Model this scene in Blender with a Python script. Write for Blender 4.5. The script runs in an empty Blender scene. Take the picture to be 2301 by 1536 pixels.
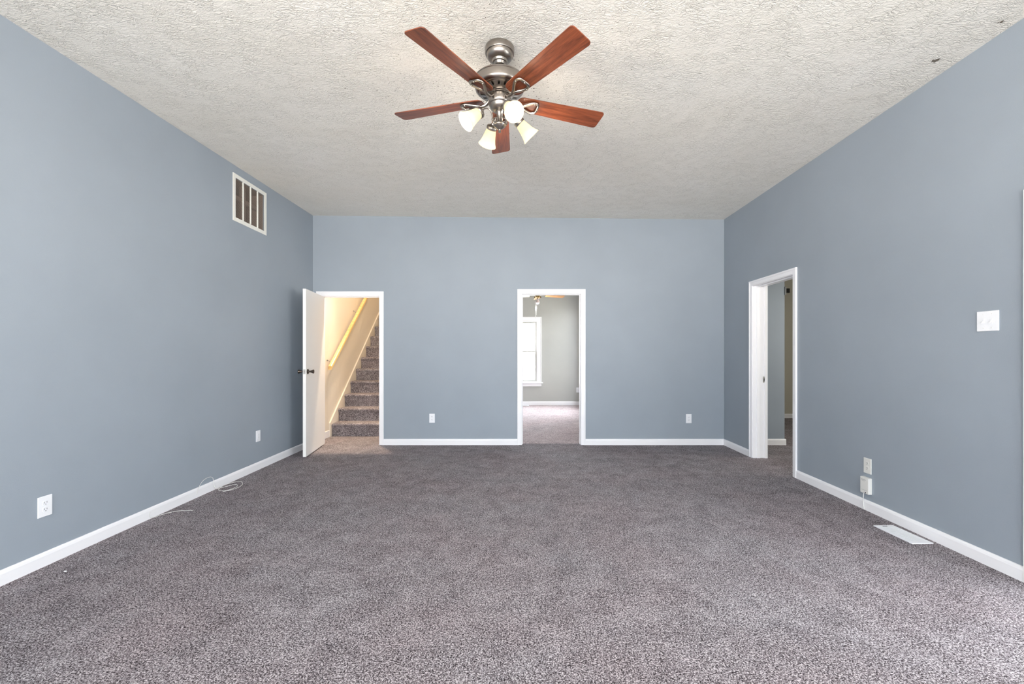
import bpy, bmesh, math, random
from mathutils import Vector, Matrix
random.seed(7)
sc = bpy.context.scene
C = sc.collection
PI = math.pi

# ------------------------------------------------------------------ camera, world, light, exposure
EYE = 1.25
cam_d = bpy.data.cameras.new('camera'); cam = bpy.data.objects.new('camera', cam_d); C.objects.link(cam)
cam.location = (0, 0, EYE); cam.rotation_euler = (PI/2, 0, 0)
cam_d.sensor_width = 36; cam_d.lens = 975/2301*36
cam_d.shift_x = -(1171-1150.5)/2301; cam_d.shift_y = (793-768)/2301
cam_d.clip_start = 0.05
sc.camera = cam
sc.view_settings.view_transform = 'Standard'; sc.view_settings.look = 'None'
sc.view_settings.gamma = 1; sc.view_settings.use_curve_mapping = False
sc.view_settings.exposure = 1.33
cy = sc.cycles
cy.max_bounces = 14; cy.diffuse_bounces = 10; cy.glossy_bounces = 4; cy.transparent_max_bounces = 12
cy.caustics_reflective = False; cy.caustics_refractive = False
cy.sample_clamp_indirect = 6.0

w = bpy.data.worlds.new('world'); sc.world = w; w.use_nodes = True
nt = w.node_tree; nt.nodes.clear()
wo = nt.nodes.new('ShaderNodeOutputWorld'); bg = nt.nodes.new('ShaderNodeBackground')
tc = nt.nodes.new('ShaderNodeTexCoord'); sp = nt.nodes.new('ShaderNodeSeparateXYZ')
mr = nt.nodes.new('ShaderNodeMapRange'); mx = nt.nodes.new('ShaderNodeMix'); mx.data_type = 'RGBA'
mr.inputs['From Min'].default_value = -0.05; mr.inputs['From Max'].default_value = 0.05
nt.links.new(tc.outputs['Generated'], sp.inputs[0]); nt.links.new(sp.outputs['Z'], mr.inputs['Value'])
nt.links.new(mr.outputs[0], mx.inputs['Factor'])
mx.inputs['A'].default_value = (1.85, 1.78, 1.68, 1)      # lower half raised above the sky, added to light the ceiling
mx.inputs['B'].default_value = (0.88, 0.94, 1.0, 1)       # bright overcast sky
nt.links.new(mx.outputs['Result'], bg.inputs[0]); bg.inputs[1].default_value = 6.0
nt.links.new(bg.outputs[0], wo.inputs[0])

def portal(name, loc, rot, sx, sy):
    l = bpy.data.lights.new(name, 'AREA'); l.shape = 'RECTANGLE'; l.size = sx; l.size_y = sy
    l.cycles.is_portal = True
    o = bpy.data.objects.new(name, l); C.objects.link(o); o.location = loc; o.rotation_euler = rot
def lamp(name, loc, power, color, radius=0.05):
    l = bpy.data.lights.new(name, 'POINT'); l.energy = power; l.color = color; l.shadow_soft_size = radius
    o = bpy.data.objects.new(name, l); C.objects.link(o); o.location = loc
    return o
# daylight openings: three rear windows, patio door in the right wall, window of the next room, and added unseen windows
REAR = -3.4
for x in (-1.75, 0.0, 1.75):
    portal('daylight_portal', (x, REAR-.14, 1.55), (PI/2, 0, 0), 1.6, 2.1)
portal('daylight_portal', (-2.90, -2.0, 1.55), (0, -PI/2, 0), 2.1, 1.6)
portal('daylight_portal', (2.95, 1.30, 1.05), (0, PI/2, 0), 2.05, 1.75)
portal('daylight_portal', (-.025, 10.60, 1.29), (-PI/2, 0, 0), .85, 1.48)
portal('daylight_portal', (-1.15, 10.60, 1.5), (-PI/2, 0, 0), .9, 2.2)
portal('daylight_portal', (1.60, 9.4, 1.5), (0, PI/2, 0), 2.2, 1.4)
lamp('stair_lamp', (-1.99, 6.40, 3.15), 22, (1.0, .84, .66), .09)
sd_ = bpy.data.lights.new('stair_floor_fill', 'SPOT'); sd_.energy = 170; sd_.color = (1.0, .76, .55); sd_.spot_size = math.radians(62); sd_.spot_blend = 1.0; sd_.shadow_soft_size = .06  # added warm spot brightening the floor at the stair door, no fixture
so_ = bpy.data.objects.new('stair_floor_fill', sd_); C.objects.link(so_); so_.location = (-2.30, 6.45, 3.4); so_.rotation_euler = (math.radians(-9), 0, 0)
lamp('stair_upper_lamp', (-2.30, 9.0, 4.6), 14, (1.0, .86, .72), .09)
lamp('hall_fill', (4.9, 4.6, 1.7), 24, (1.0, .97, .93), .10)  # unseen fill light added to brighten both hall walls

# ------------------------------------------------------------------ room layout functions
YB = 5.916                                   # depth of the back wall
def XL(y): return -2.84 + .01006*(YB-y)
def XR(y): return 2.767 - .0038*(YB-y)
def HL(y): return 3.125 - .01466*(YB-y)
def HR(y): return 3.070 + .00424*(YB-y)
def CEIL(x, y):
    t = (x-XL(y))/(XR(y)-XL(y)); return HL(y)*(1-t)+HR(y)*t

# ------------------------------------------------------------------ materials
def s2l(c): return tuple(((v/255)/12.92 if v/255 <= .04045 else ((v/255+.055)/1.055)**2.4) for v in c)
def newmat(name):
    m = bpy.data.materials.new(name); m.use_nodes = True
    n = m.node_tree.nodes; b = n['Principled BSDF']; return m, m.node_tree, b
def N(t, kind, **kw):
    n = t.nodes.new(kind)
    for k, v in kw.items():
        if k in n.inputs: n.inputs[k].default_value = v
        else: setattr(n, k, v)
    return n
def simple(name, rgb, rough=.5, metal=0, bump=None, spec=None):
    m, t, b = newmat(name)
    b.inputs['Base Color'].default_value = (*s2l(rgb), 1); b.inputs['Roughness'].default_value = rough
    b.inputs['Metallic'].default_value = metal
    if spec is not None: b.inputs['Specular IOR Level'].default_value = spec
    if bump:
        tcn = N(t, 'ShaderNodeTexCoord'); nz = N(t, 'ShaderNodeTexNoise', Scale=bump[0], Detail=3.0)
        bp = N(t, 'ShaderNodeBump', Strength=bump[1], Distance=bump[2])
        t.links.new(tcn.outputs['Object'], nz.inputs['Vector']); t.links.new(nz.outputs[0], bp.inputs['Height'])
        t.links.new(bp.outputs[0], b.inputs['Normal'])
    return m
def paint(name, rgb, var=.03):
    m, t, b = newmat(name)
    tcn = N(t, 'ShaderNodeTexCoord')
    n1 = N(t, 'ShaderNodeTexNoise', Scale=1.7, Detail=3.0); n2 = N(t, 'ShaderNodeTexNoise', Scale=190.0, Detail=2.0)
    t.links.new(tcn.outputs['Object'], n1.inputs['Vector']); t.links.new(tcn.outputs['Object'], n2.inputs['Vector'])
    r = N(t, 'ShaderNodeValToRGB'); c = s2l(rgb)
    r.color_ramp.elements[0].color = (*[v*(1-var) for v in c], 1); r.color_ramp.elements[1].color = (*[v*(1+var) for v in c], 1)
    r.color_ramp.elements[0].position = .3; r.color_ramp.elements[1].position = .7
    t.links.new(n1.outputs[0], r.inputs[0]); t.links.new(r.outputs[0], b.inputs['Base Color'])
    bp = N(t, 'ShaderNodeBump', Strength=.25, Distance=.0015)
    t.links.new(n2.outputs[0], bp.inputs['Height']); t.links.new(bp.outputs[0], b.inputs['Normal'])
    b.inputs['Roughness'].default_value = .55; b.inputs['Specular IOR Level'].default_value = .3
    return m

M = {}
M['wall'] = paint('blue_grey_wall_paint', (151, 160.5, 170))
M['wall_far'] = paint('light_grey_wall_paint', (176, 177, 174))
M['wall_hall'] = paint('taupe_hall_paint', (186, 183, 170))
M['trim'] = simple('white_trim_paint', (243, 243, 246), .35)
M['sash'] = simple('backlit_sash_white', (196, 196, 192), .5)  # trim white darkened, backlit shade of the sashes put into the colour
M['door'] = simple('white_door_paint', (242, 241, 239), .45)
M['plastic'] = simple('white_plastic', (238, 240, 244), .35)
M['plastic_old'] = simple('off_white_plastic', (226, 226, 222), .4)
M['slot'] = simple('dark_slot', (70, 70, 72), .6)
M['black'] = simple('black_plastic', (14, 14, 14), .5)
M['nickel'] = simple('antique_pewter', (158, 151, 144), .30, 1.0)
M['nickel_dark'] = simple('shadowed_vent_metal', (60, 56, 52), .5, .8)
M['bronze'] = simple('dark_bronze', (92, 84, 78), .28, 1.0)
M['steel'] = simple('steel_plate', (170, 168, 164), .3, 1.0)
M['brass'] = simple('antique_brass', (120, 96, 52), .35, 1.0)
M['grille'] = simple('grille_white_enamel', (232, 232, 226), .45)
M['louver'] = simple('dusty_louver', (186, 178, 168), .6)
M['duct'] = simple('duct_lining', (150, 128, 116), .8)
M['cord'] = simple('white_cord', (228, 228, 224), .5)
M['print'] = simple('grey_print', (150, 150, 152), .6)
M['bounce_stop'] = simple('added_dark_ground', (122, 118, 110), .95, bump=(40, .5, .01))
M['grout'] = simple('ground_cover', (150, 150, 145), .9)

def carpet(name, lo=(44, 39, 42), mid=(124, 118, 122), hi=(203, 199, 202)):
    m, t, b = newmat(name)
    tcn = N(t, 'ShaderNodeTexCoord')
    n1 = N(t, 'ShaderNodeTexNoise', Scale=165.0, Detail=2.5, Roughness=.65, Distortion=.6)
    n2 = N(t, 'ShaderNodeTexNoise', Scale=6.0, Detail=4.0, Roughness=.6, Distortion=.8)
    n3 = N(t, 'ShaderNodeTexNoise', Scale=55.0, Detail=2.0)
    n4 = N(t, 'ShaderNodeTexNoise', Scale=1.1, Detail=3.0, Roughness=.6)
    for n in (n1, n2, n3, n4): t.links.new(tcn.outputs['Object'], n.inputs['Vector'])
    # tuft tone: fine grain shifted by soft pile-direction patches
    a = N(t, 'ShaderNodeMath', operation='MULTIPLY_ADD'); a.inputs[1].default_value = .13; a.inputs[2].default_value = -.065
    t.links.new(n2.outputs[0], a.inputs[0])
    a3 = N(t, 'ShaderNodeMath', operation='MULTIPLY_ADD'); a3.inputs[1].default_value = .16; a3.inputs[2].default_value = -.08
    t.links.new(n3.outputs[0], a3.inputs[0])
    s = N(t, 'ShaderNodeMath', operation='ADD'); t.links.new(n1.outputs[0], s.inputs[0]); t.links.new(a.outputs[0], s.inputs[1])
    s2 = N(t, 'ShaderNodeMath', operation='ADD'); t.links.new(s.outputs[0], s2.inputs[0]); t.links.new(a3.outputs[0], s2.inputs[1])
    r = N(t, 'ShaderNodeValToRGB'); e = r.color_ramp.elements
    e[0].position = .38; e[0].color = (*s2l(lo), 1)
    e[1].position = .62; e[1].color = (*s2l(hi), 1)
    k = e.new(.50); k.color = (*s2l(mid), 1)
    t.links.new(s2.outputs[0], r.inputs[0])
    # slight mauve / neutral drift of the yarn
    r2 = N(t, 'ShaderNodeValToRGB'); q = r2.color_ramp.elements
    q[0].position = .38; q[0].color = (1.0, .95, .96, 1); q[1].position = .62; q[1].color = (.985, .985, 1.0, 1)
    t.links.new(n4.outputs[0], r2.inputs[0])
    mm = N(t, 'ShaderNodeMix', data_type='RGBA', blend_type='MULTIPLY'); mm.inputs['Factor'].default_value = 1
    t.links.new(r.outputs[0], mm.inputs['A']); t.links.new(r2.outputs[0], mm.inputs['B'])
    t.links.new(mm.outputs['Result'], b.inputs['Base Color'])
    bp = N(t, 'ShaderNodeBump', Strength=.9, Distance=.006)
    t.links.new(n1.outputs[0], bp.inputs['Height']); t.links.new(bp.outputs[0], b.inputs['Normal'])
    b.inputs['Roughness'].default_value = .95; b.inputs['Specular IOR Level'].default_value = .1
    return m
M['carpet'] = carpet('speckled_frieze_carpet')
M['carpet_daylit'] = carpet('daylit_frieze_carpet', (104, 92, 94), (184, 173, 174), (236, 226, 227))  # tones lightened to carry the brighter daylight of the next room

FX, FY = -.13, 2.63                        # fan axis
def ceiling_mat():
    m, t, b = newmat('stomped_texture_ceiling')
    tcn = N(t, 'ShaderNodeTexCoord')
    mp = N(t, 'ShaderNodeMapping'); mp.inputs['Scale'].default_value = (.75, 1.2, 1)
    t.links.new(tcn.outputs['Object'], mp.inputs['Vector'])
    n1 = N(t, 'ShaderNodeTexNoise', Scale=40.0, Detail=3.5, Roughness=.6, Distortion=.5)
    n2 = N(t, 'ShaderNodeTexNoise', Scale=9.0, Detail=3.0, Roughness=.65)
    n5 = N(t, 'ShaderNodeTexNoise', Scale=1.3, Detail=3.0)
    t.links.new(mp.outputs[0], n1.inputs['Vector']); t.links.new(tcn.outputs['Object'], n2.inputs['Vector'])
    t.links.new(tcn.outputs['Object'], n5.inputs['Vector'])
    # ridges: 1 - |2n-1|
    u = N(t, 'ShaderNodeMath', operation='MULTIPLY_ADD'); u.inputs[1].default_value = 2; u.inputs[2].default_value = -1
    ab = N(t, 'ShaderNodeMath', operation='ABSOLUTE'); iv = N(t, 'ShaderNodeMath', operation='SUBTRACT'); iv.inputs[0].default_value = 1
    pw = N(t, 'ShaderNodeMath', operation='POWER'); pw.inputs[1].default_value = 6
    t.links.new(n1.outputs[0], u.inputs[0]); t.links.new(u.outputs[0], ab.inputs[0]); t.links.new(ab.outputs[0], iv.inputs[1])
    t.links.new(iv.outputs[0], pw.inputs[0])
    md = N(t, 'ShaderNodeMath', operation='MULTIPLY'); t.links.new(pw.outputs[0], md.inputs[0])
    mk = N(t, 'ShaderNodeMapRange'); mk.inputs['From Min'].default_value = .36; mk.inputs['From Max'].default_value = .62
    mk.inputs['To Min'].default_value = .25; t.links.new(n2.outputs[0], mk.inputs['Value']); t.links.new(mk.outputs[0], md.inputs[1])
    bp = N(t, 'ShaderNodeBump', Strength=1.0, Distance=.0048)
    t.links.new(md.outputs[0], bp.inputs['Height']); t.links.new(bp.outputs[0], b.inputs['Normal'])
    # colour, with dark dust specks caught round the fan
    r = N(t, 'ShaderNodeValToRGB'); e = r.color_ramp.elements
    e[0].position = .3; e[0].color = (*s2l((238, 234, 225)), 1); e[1].position = .7; e[1].color = (*s2l((243, 240, 233)), 1)
    t.links.new(n5.outputs[0], r.inputs[0])
    n6 = N(t, 'ShaderNodeTexNoise', Scale=75.0, Detail=1.0)
    t.links.new(tcn.outputs['Object'], n6.inputs['Vector'])
    dv = N(t, 'ShaderNodeVectorMath', operation='DISTANCE'); dv.inputs[1].default_value = (FX-.05, FY+.3, 3.08)
    t.links.new(tcn.outputs['Object'], dv.inputs[0])
    mr = N(t, 'ShaderNodeMapRange'); mr.inputs['From Min'].default_value = .1; mr.inputs['From Max'].default_value = 1.5
    mr.inputs['To Min'].default_value = .665; mr.inputs['To Max'].default_value = .80
    t.links.new(dv.outputs['Value'], mr.inputs['Value'])
    gt = N(t, 'ShaderNodeMath', operation='SUBTRACT'); t.links.new(n6.outputs[0], gt.inputs[0]); t.links.new(mr.outputs[0], gt.inputs[1])
    gm = N(t, 'ShaderNodeMath', operation='MULTIPLY', use_clamp=True); gm.inputs[1].default_value = 25
    t.links.new(gt.outputs[0], gm.inputs[0])
    # two old scuffs beside the right wall
    prev = gm
    for (px_, py_, rad) in ((2.60, 2.72, .022), (2.66, 2.40, .012)):
        d2 = N(t, 'ShaderNodeVectorMath', operation='DISTANCE'); d2.inputs[1].default_value = (px_, py_, 3.085)
        nv = N(t, 'ShaderNodeTexNoise', Scale=60.0); t.links.new(tcn.outputs['Object'], nv.inputs['Vector'])
        t.links.new(tcn.outputs['Object'], d2.inputs[0])
        jj = N(t, 'ShaderNodeMath', operation='MULTIPLY_ADD'); jj.inputs[1].default_value = .05; t.links.new(nv.outputs[0], jj.inputs[0])
        t.links.new(d2.outputs['Value'], jj.inputs[2])
        lt = N(t, 'ShaderNodeMath', operation='LESS_THAN'); lt.inputs[1].default_value = rad+.022; t.links.new(jj.outputs[0], lt.inputs[0])
        mxm = N(t, 'ShaderNodeMath', operation='MAXIMUM'); t.links.new(prev.outputs[0], mxm.inputs[0]); t.links.new(lt.outputs[0], mxm.inputs[1])
        prev = mxm
    mm = N(t, 'ShaderNodeMix', data_type='RGBA')
    t.links.new(prev.outputs[0], mm.inputs['Factor']); t.links.new(r.outputs[0], mm.inputs['A'])
    mm.inputs['B'].default_value = (*s2l((120, 112, 100)), 1)
    t.links.new(mm.outputs['Result'], b.inputs['Base Color'])
    b.inputs['Roughness'].default_value = .8; b.inputs['Specular IOR Level'].default_value = .2
    return m
M['ceiling'] = ceiling_mat()
M['ceiling_plain'] = simple('white_ceiling_paint', (232, 230, 224), .8, bump=(60, .4, .004))

def wood(name, c0, c1, sx=1.2, sy=16.0, rough=.35):
    m, t, b = newmat(name)
    tcn = N(t, 'ShaderNodeTexCoord'); mp = N(t, 'ShaderNodeMapping'); mp.inputs['Scale'].default_value = (sx, sy, sy)
    n1 = N(t, 'ShaderNodeTexNoise', Scale=3.0, Detail=6.0, Roughness=.6, Distortion=.7)
    n2 = N(t, 'ShaderNodeTexNoise', Scale=22.0, Detail=3.0)
    t.links.new(tcn.outputs['Object'], mp.inputs['Vector'])
    for n in (n1, n2): t.links.new(mp.outputs[0], n.inputs['Vector'])
    ad = N(t, 'ShaderNodeMath', operation='MULTIPLY_ADD'); ad.inputs[1].default_value = .35
    t.links.new(n2.outputs[0], ad.inputs[0]); t.links.new(n1.outputs[0], ad.inputs[2])
    r = N(t, 'ShaderNodeValToRGB'); e = r.color_ramp.elements
    e[0].position = .5; e[0].color = (*s2l(c0), 1); e[1].position = .85; e[1].color = (*s2l(c1), 1)
    t.links.new(ad.outputs[0], r.inputs[0]); t.links.new(r.outputs[0], b.inputs['Base Color'])
    b.inputs['Roughness'].default_value = rough
    return m
M['cherry'] = wood('cherry_blade_wood', (86, 41, 26), (146, 79, 50))
M['oak'] = wood('oak_blade_wood', (186, 128, 74), (222, 170, 112))
M['pine'] = wood('yellow_pine_rail', (228, 184, 112), (246, 218, 156))
M['white_blade'] = simple('cream_blade', (240, 236, 226), .5)

def bead():
    m, t, b = newmat('cream_beadboard')
    tcn = N(t, 'ShaderNodeTexCoord'); sp_ = N(t, 'ShaderNodeSeparateXYZ'); t.links.new(tcn.outputs['Object'], sp_.inputs[0])
    a = N(t, 'ShaderNodeMath', operation='MULTIPLY'); a.inputs[1].default_value = 1/.052; t.links.new(sp_.outputs['Y'], a.inputs[0])
    f = N(t, 'ShaderNodeMath', operation='FRACT'); t.links.new(a.outputs[0], f.inputs[0])
    r = N(t, 'ShaderNodeValToRGB'); e = r.color_ramp.elements
    e[0].position = 0; e[0].color = (0, 0, 0, 1); e[1].position = 1; e[1].color = (0, 0, 0, 1)
    for p, v in ((.10, 1), (.90, 1), (.5, 1)):
        k = e.new(p); k.color = (v, v, v, 1)
    t.links.new(f.outputs[0], r.inputs[0])
    bp = N(t, 'ShaderNodeBump', Strength=.5, Distance=.003); t.links.new(r.outputs[0], bp.inputs['Height']); t.links.new(bp.outputs[0], b.inputs['Normal'])
    b.inputs['Base Color'].default_value = (*s2l((226, 219, 206)), 1); b.inputs['Roughness'].default_value = .5
    return m
M['bead'] = bead()
M['cream'] = simple('cream_wall_paint', (226, 219, 206), .55)

def glass_pane():
    m = bpy.data.materials.new('window_glass'); m.use_nodes = True; t = m.node_tree; t.nodes.clear()
    o = N(t, 'ShaderNodeOutputMaterial'); tr = N(t, 'ShaderNodeBsdfTransparent'); gl = N(t, 'ShaderNodeBsdfGlossy', Roughness=.02)
    mxs = N(t, 'ShaderNodeMixShader'); mxs.inputs[0].default_value = .06
    t.links.new(tr.outputs[0], mxs.inputs[1]); t.links.new(gl.outputs[0], mxs.inputs[2]); t.links.new(mxs.outputs[0], o.inputs[0])
    return m
M['glass'] = glass_pane()
def lit_glass(name, col, strength, transl=True):
    m = bpy.data.materials.new(name); m.use_nodes = True; t = m.node_tree; t.nodes.clear()
    o = N(t, 'ShaderNodeOutputMaterial')
    tcn = N(t, 'ShaderNodeTexCoord'); nz = N(t, 'ShaderNodeTexNoise', Scale=28.0, Detail=3.0, Distortion=1.5); t.links.new(tcn.outputs['Object'], nz.inputs[0])
    r = N(t, 'ShaderNodeValToRGB'); e = r.color_ramp.elements
    e[0].position = .35; e[0].color = (col[0], col[1]*.93, col[2]*.80, 1); e[1].position = .6; e[1].color = (*col, 1)
    t.links.new(nz.outputs[0], r.inputs[0])
    em = N(t, 'ShaderNodeEmission', Strength=strength); t.links.new(r.outputs[0], em.inputs[0])
    tl = N(t, 'ShaderNodeBsdfTranslucent'); tl.inputs[0].default_value = (.50, .44, .30, 1)
    df = N(t, 'ShaderNodeBsdfDiffuse'); df.inputs[0].default_value = (.50, .46, .34, 1)
    m1 = N(t, 'ShaderNodeMixShader'); m1.inputs[0].default_value = .5
    t.links.new(tl.outputs[0], m1.inputs[1]); t.links.new(df.outputs[0], m1.inputs[2])
    ad = N(t, 'ShaderNodeAddShader'); t.links.new(m1.outputs[0], ad.inputs[0]); t.links.new(em.outputs[0], ad.inputs[1])
    t.links.new(ad.outputs[0], o.inputs[0]); return m
M['shade'] = lit_glass('lit_cream_scavo_glass', (1.0, .86, .56), .26)
M['bulb'] = lit_glass('lit_bulb', (1.0, .95, .82), 1.6)
M['bulb_off'] = simple('frosted_bulb', (244, 232, 230), .3)

# ------------------------------------------------------------------ mesh helpers
class MB:
    def __init__(s): s.v = []; s.f = []; s.m = []; s.sm = []
    def add(s, vs, fs, mi=0, smooth=False, mat=None):
        o = len(s.v)
        for p in vs:
            p = Vector(p); s.v.append(mat @ p if mat is not None else p)
        for f in fs: s.f.append([o+i for i in f]); s.m.append(mi); s.sm.append(smooth)
        return s
    def box(s, a, b, mi=0, mat=None):
        x0, y0, z0 = a; x1, y1, z1 = b
        return s.add([(x0,y0,z0),(x1,y0,z0),(x1,y1,z0),(x0,y1,z0),(x0,y0,z1),(x1,y0,z1),(x1,y1,z1),(x0,y1,z1)],
              [(0,3,2,1),(4,5,6,7),(0,1,5,4),(1,2,6,5),(2,3,7,6),(3,0,4,7)], mi, False, mat)
    def hexa(s, P, mi=0):
        return s.add(P, [(0,3,2,1),(4,5,6,7),(0,1,5,4),(1,2,6,5),(2,3,7,6),(3,0,4,7)], mi)
    def lathe(s, prof, seg=40, mat=None, mi=0, smooth=True, cap=True):
        vs, fs = [], []
        for (r, z) in prof:
            for k in range(seg):
                a = 2*PI*k/seg; vs.append((r*math.cos(a), r*math.sin(a), z))
        for i in range(len(prof)-1):
            for k in range(seg):
                k2 = (k+1) % seg; fs.append((i*seg+k, i*seg+k2, (i+1)*seg+k2, (i+1)*seg+k))
        if cap:
            fs.append(tuple(range(seg-1, -1, -1))); fs.append(tuple((len(prof)-1)*seg+k for k in range(seg)))
        return s.add(vs, fs, mi, smooth, mat)
    def tube(s, pts, rad, seg=10, mi=0, flat=1.0, mat=None):
        pts = [Vector(p) for p in pts]; n = len(pts); vs, fs = [], []
        up = Vector((0, 0, 1)); 
        for i, p in enumerate(pts):
            d = (pts[min(i+1, n-1)]-pts[max(i-1, 0)]).normalized()
            a = d.cross(up); a = a.normalized() if a.length > 1e-4 else Vector((1, 0, 0))
            b = a.cross(d).normalized()
            r = rad[i] if isinstance(rad, (list, tuple)) else rad
            for k in range(seg):
                t = 2*PI*k/seg; vs.append(p+a*math.cos(t)*r+b*math.sin(t)*r*flat)
        for i in range(n-1):
            for k in range(seg):
                k2 = (k+1) % seg; fs.append((i*seg+k, i*seg+k2, (i+1)*seg+k2, (i+1)*seg+k))
        fs.append(tuple(range(seg-1, -1, -1))); fs.append(tuple((n-1)*seg+k for k in range(seg)))
        return s.add(vs, fs, mi, True, mat)
    def prism(s, poly, z0, z1, mi=0, mat=None, smooth=False):
        n = len(poly)
        vs = [(x, y, z0) for x, y in poly]+[(x, y, z1) for x, y in poly]
        fs = [tuple(range(n-1, -1, -1)), tuple(range(n, 2*n))]+[(i, (i+1) % n, n+(i+1) % n, n+i) for i in range(n)]
        return s.add(vs, fs, mi, smooth, mat)
    def build(s, name, mats, parent=None, bevel=0, seg=2, loc=None, rot=None):
        me = bpy.data.meshes.new(name); me.from_pydata([tuple(v) for v in s.v], [], s.f)
        bm = bmesh.new(); bm.from_mesh(me); bmesh.ops.recalc_face_normals(bm, faces=bm.faces); bm.to_mesh(me); bm.free()
        for m in (mats if isinstance(mats, (list, tuple)) else [mats]): me.materials.append(m)
        for p, mi, sm in zip(me.polygons, s.m, s.sm): p.material_index = mi; p.use_smooth = sm
        if any(s.sm) and not all(s.sm) or any(s.sm): 
            try: me.set_sharp_from_angle(angle=math.radians(35))
            except Exception: pass
        o = bpy.data.objects.new(name, me); C.objects.link(o)
        if parent: o.parent = parent
        if loc: o.location = loc
        if rot: o.rotation_euler = rot
        if bevel:
            b = o.modifiers.new('bevel', 'BEVEL'); b.width = bevel; b.segments = seg; b.limit_method = 'ANGLE'; b.angle_limit = math.radians(40)
        return o
def struct(o, label=None):
    o['kind'] = 'structure'
    if label: o['label'] = label
    return o
def thing(name, label, cat, loc=(0, 0, 0), rz=0, group=None):
    o = bpy.data.objects.new(name, None); o.empty_display_size = .1; C.objects.link(o)
    o.location = loc; o.rotation_euler = (0, 0, rz); tag(o, label, cat, group); return o
def tag(o, label, cat, group=None):
    o['label'] = label; o['category'] = cat
    if group: o['group'] = group
    return o
def smooth(pts, n=6):                                    # Catmull-Rom through points
    P = [Vector(p) for p in pts]; P = [P[0]*2-P[1]]+P+[P[-1]*2-P[-2]]; out = []
    for i in range(1, len(P)-2):
        for k in range(n):
            t = k/n; a, b, c, d = P[i-1], P[i], P[i+1], P[i+2]
            out.append(.5*((2*b)+(c-a)*t+(2*a-5*b+4*c-d)*t*t+(3*b-a-3*c+d)*t**3))
    out.append(P[-2]); return out

# wall built from columns of boxes around its openings; m(s, n, z) maps along / into the wall / up
def wall(name, mp, s0, s1, th, top, openings, mat, label=None, z_floor=0):
    br = sorted({s0, s1, *[v for o in openings for v in o[:2]]})
    mb = MB()
    for a, b in zip(br[:-1], br[1:]):
        spans = [(o[2], o[3]) for o in openings if o[0] <= a+1e-6 and o[1] >= b-1e-6]
        spans.sort(); z = z_floor; segs = []
        for (p, q) in spans:
            if p > z+1e-6: segs.append((z, p, z, p))
            z = q
        segs.append((z, top(a), z, top(b)))
        for (za, zb, zc, zd) in segs:
            P = [mp(a, 0, za), mp(b, 0, zc), mp(b, th, zc), mp(a, th, za), mp(a, 0, zb), mp(b, 0, zd), mp(b, th, zd), mp(a, th, zb)]
            mb.hexa(P)
    return struct(mb.build(name, mat), label)
mL = lambda s, n, z: (XL(s)-n, s, z)
mR = lambda s, n, z: (XR(s)+n, s, z)
mB = lambda s, n, z: (s, YB+n, z)

# openings
SD = (-2.725, -1.936, 2.025)                   # stair door (x0, x1, top)
MD = (.012, .812, 2.057)                       # middle doorway
RD = (4.40, 5.175, 2.045)                      # right doorway (along y)
PD = (.42, 2.29, 2.07)                         # patio door in the right wall
GR = (4.286, 4.774, 2.591, 2.983)               # return air opening in the left wall

# ------------------------------------------------------------------ shell of the main room
fl = MB(); fl.prism([(-3.1, REAR-.11), (2.91, REAR-.11), (2.91, 3.5), (5.9, 3.5), (5.9, 8.46), (1.6, 8.46), (1.6, 10.54), (-1.7, 10.54), (-1.7, 11.9), (-3.1, 11.9)], -.08, 0)
struct(MB().box((2.915, -4.5, -.16), (7.5, 3.49, -.06)).build('ground', M['grout']), 'concrete patio outside the glazed door')
struct(MB().prism([(1.61, 8.47), (7.0, 8.47), (7.0, 13.0), (-1.69, 13.0), (-1.69, 10.55), (1.61, 10.55)], -.10, -.02).build('ground_bounce_stop', M['bounce_stop']), 'added dark ground outside the next room, cutting bounce through its windows')  # unseen dark slab added to cut ground bounce into the next room
struct(fl.build('floor', M['carpet']), 'mauve grey speckled carpet running through every room')

mb = MB(); nx, ny = 14, 20; vs = []
for j in range(ny+1):
    y = REAR-.12+(YB+.1-REAR+.12)*j/ny
    for i in range(nx+1):
        x = -3.0+5.95*i/nx; vs.append((x, y, CEIL(x, min(y, YB))))
fs = [(j*(nx+1)+i, (j+1)*(nx+1)+i, (j+1)*(nx+1)+i+1, j*(nx+1)+i+1) for j in range(ny) for i in range(nx)]
nn = len(vs); vs += [(x, y, z+.12) for x, y, z in vs]; fs += [tuple(nn+k for k in reversed(f)) for f in fs]
edge = [i for i in range(nx+1)]+[(j)*(nx+1)+nx for j in range(1, ny+1)]+[ny*(nx+1)+i for i in range(nx-1, -1, -1)]+[j*(nx+1) for j in range(ny-1, 0, -1)]
fs += [(edge[k], edge[(k+1) % len(edge)], nn+edge[(k+1) % len(edge)], nn+edge[k]) for k in range(len(edge))]
mb.add(vs, fs)
struct(mb.build('ceiling', M['ceiling']), 'white stomp-textured ceiling with dust specks round the fan')

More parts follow.
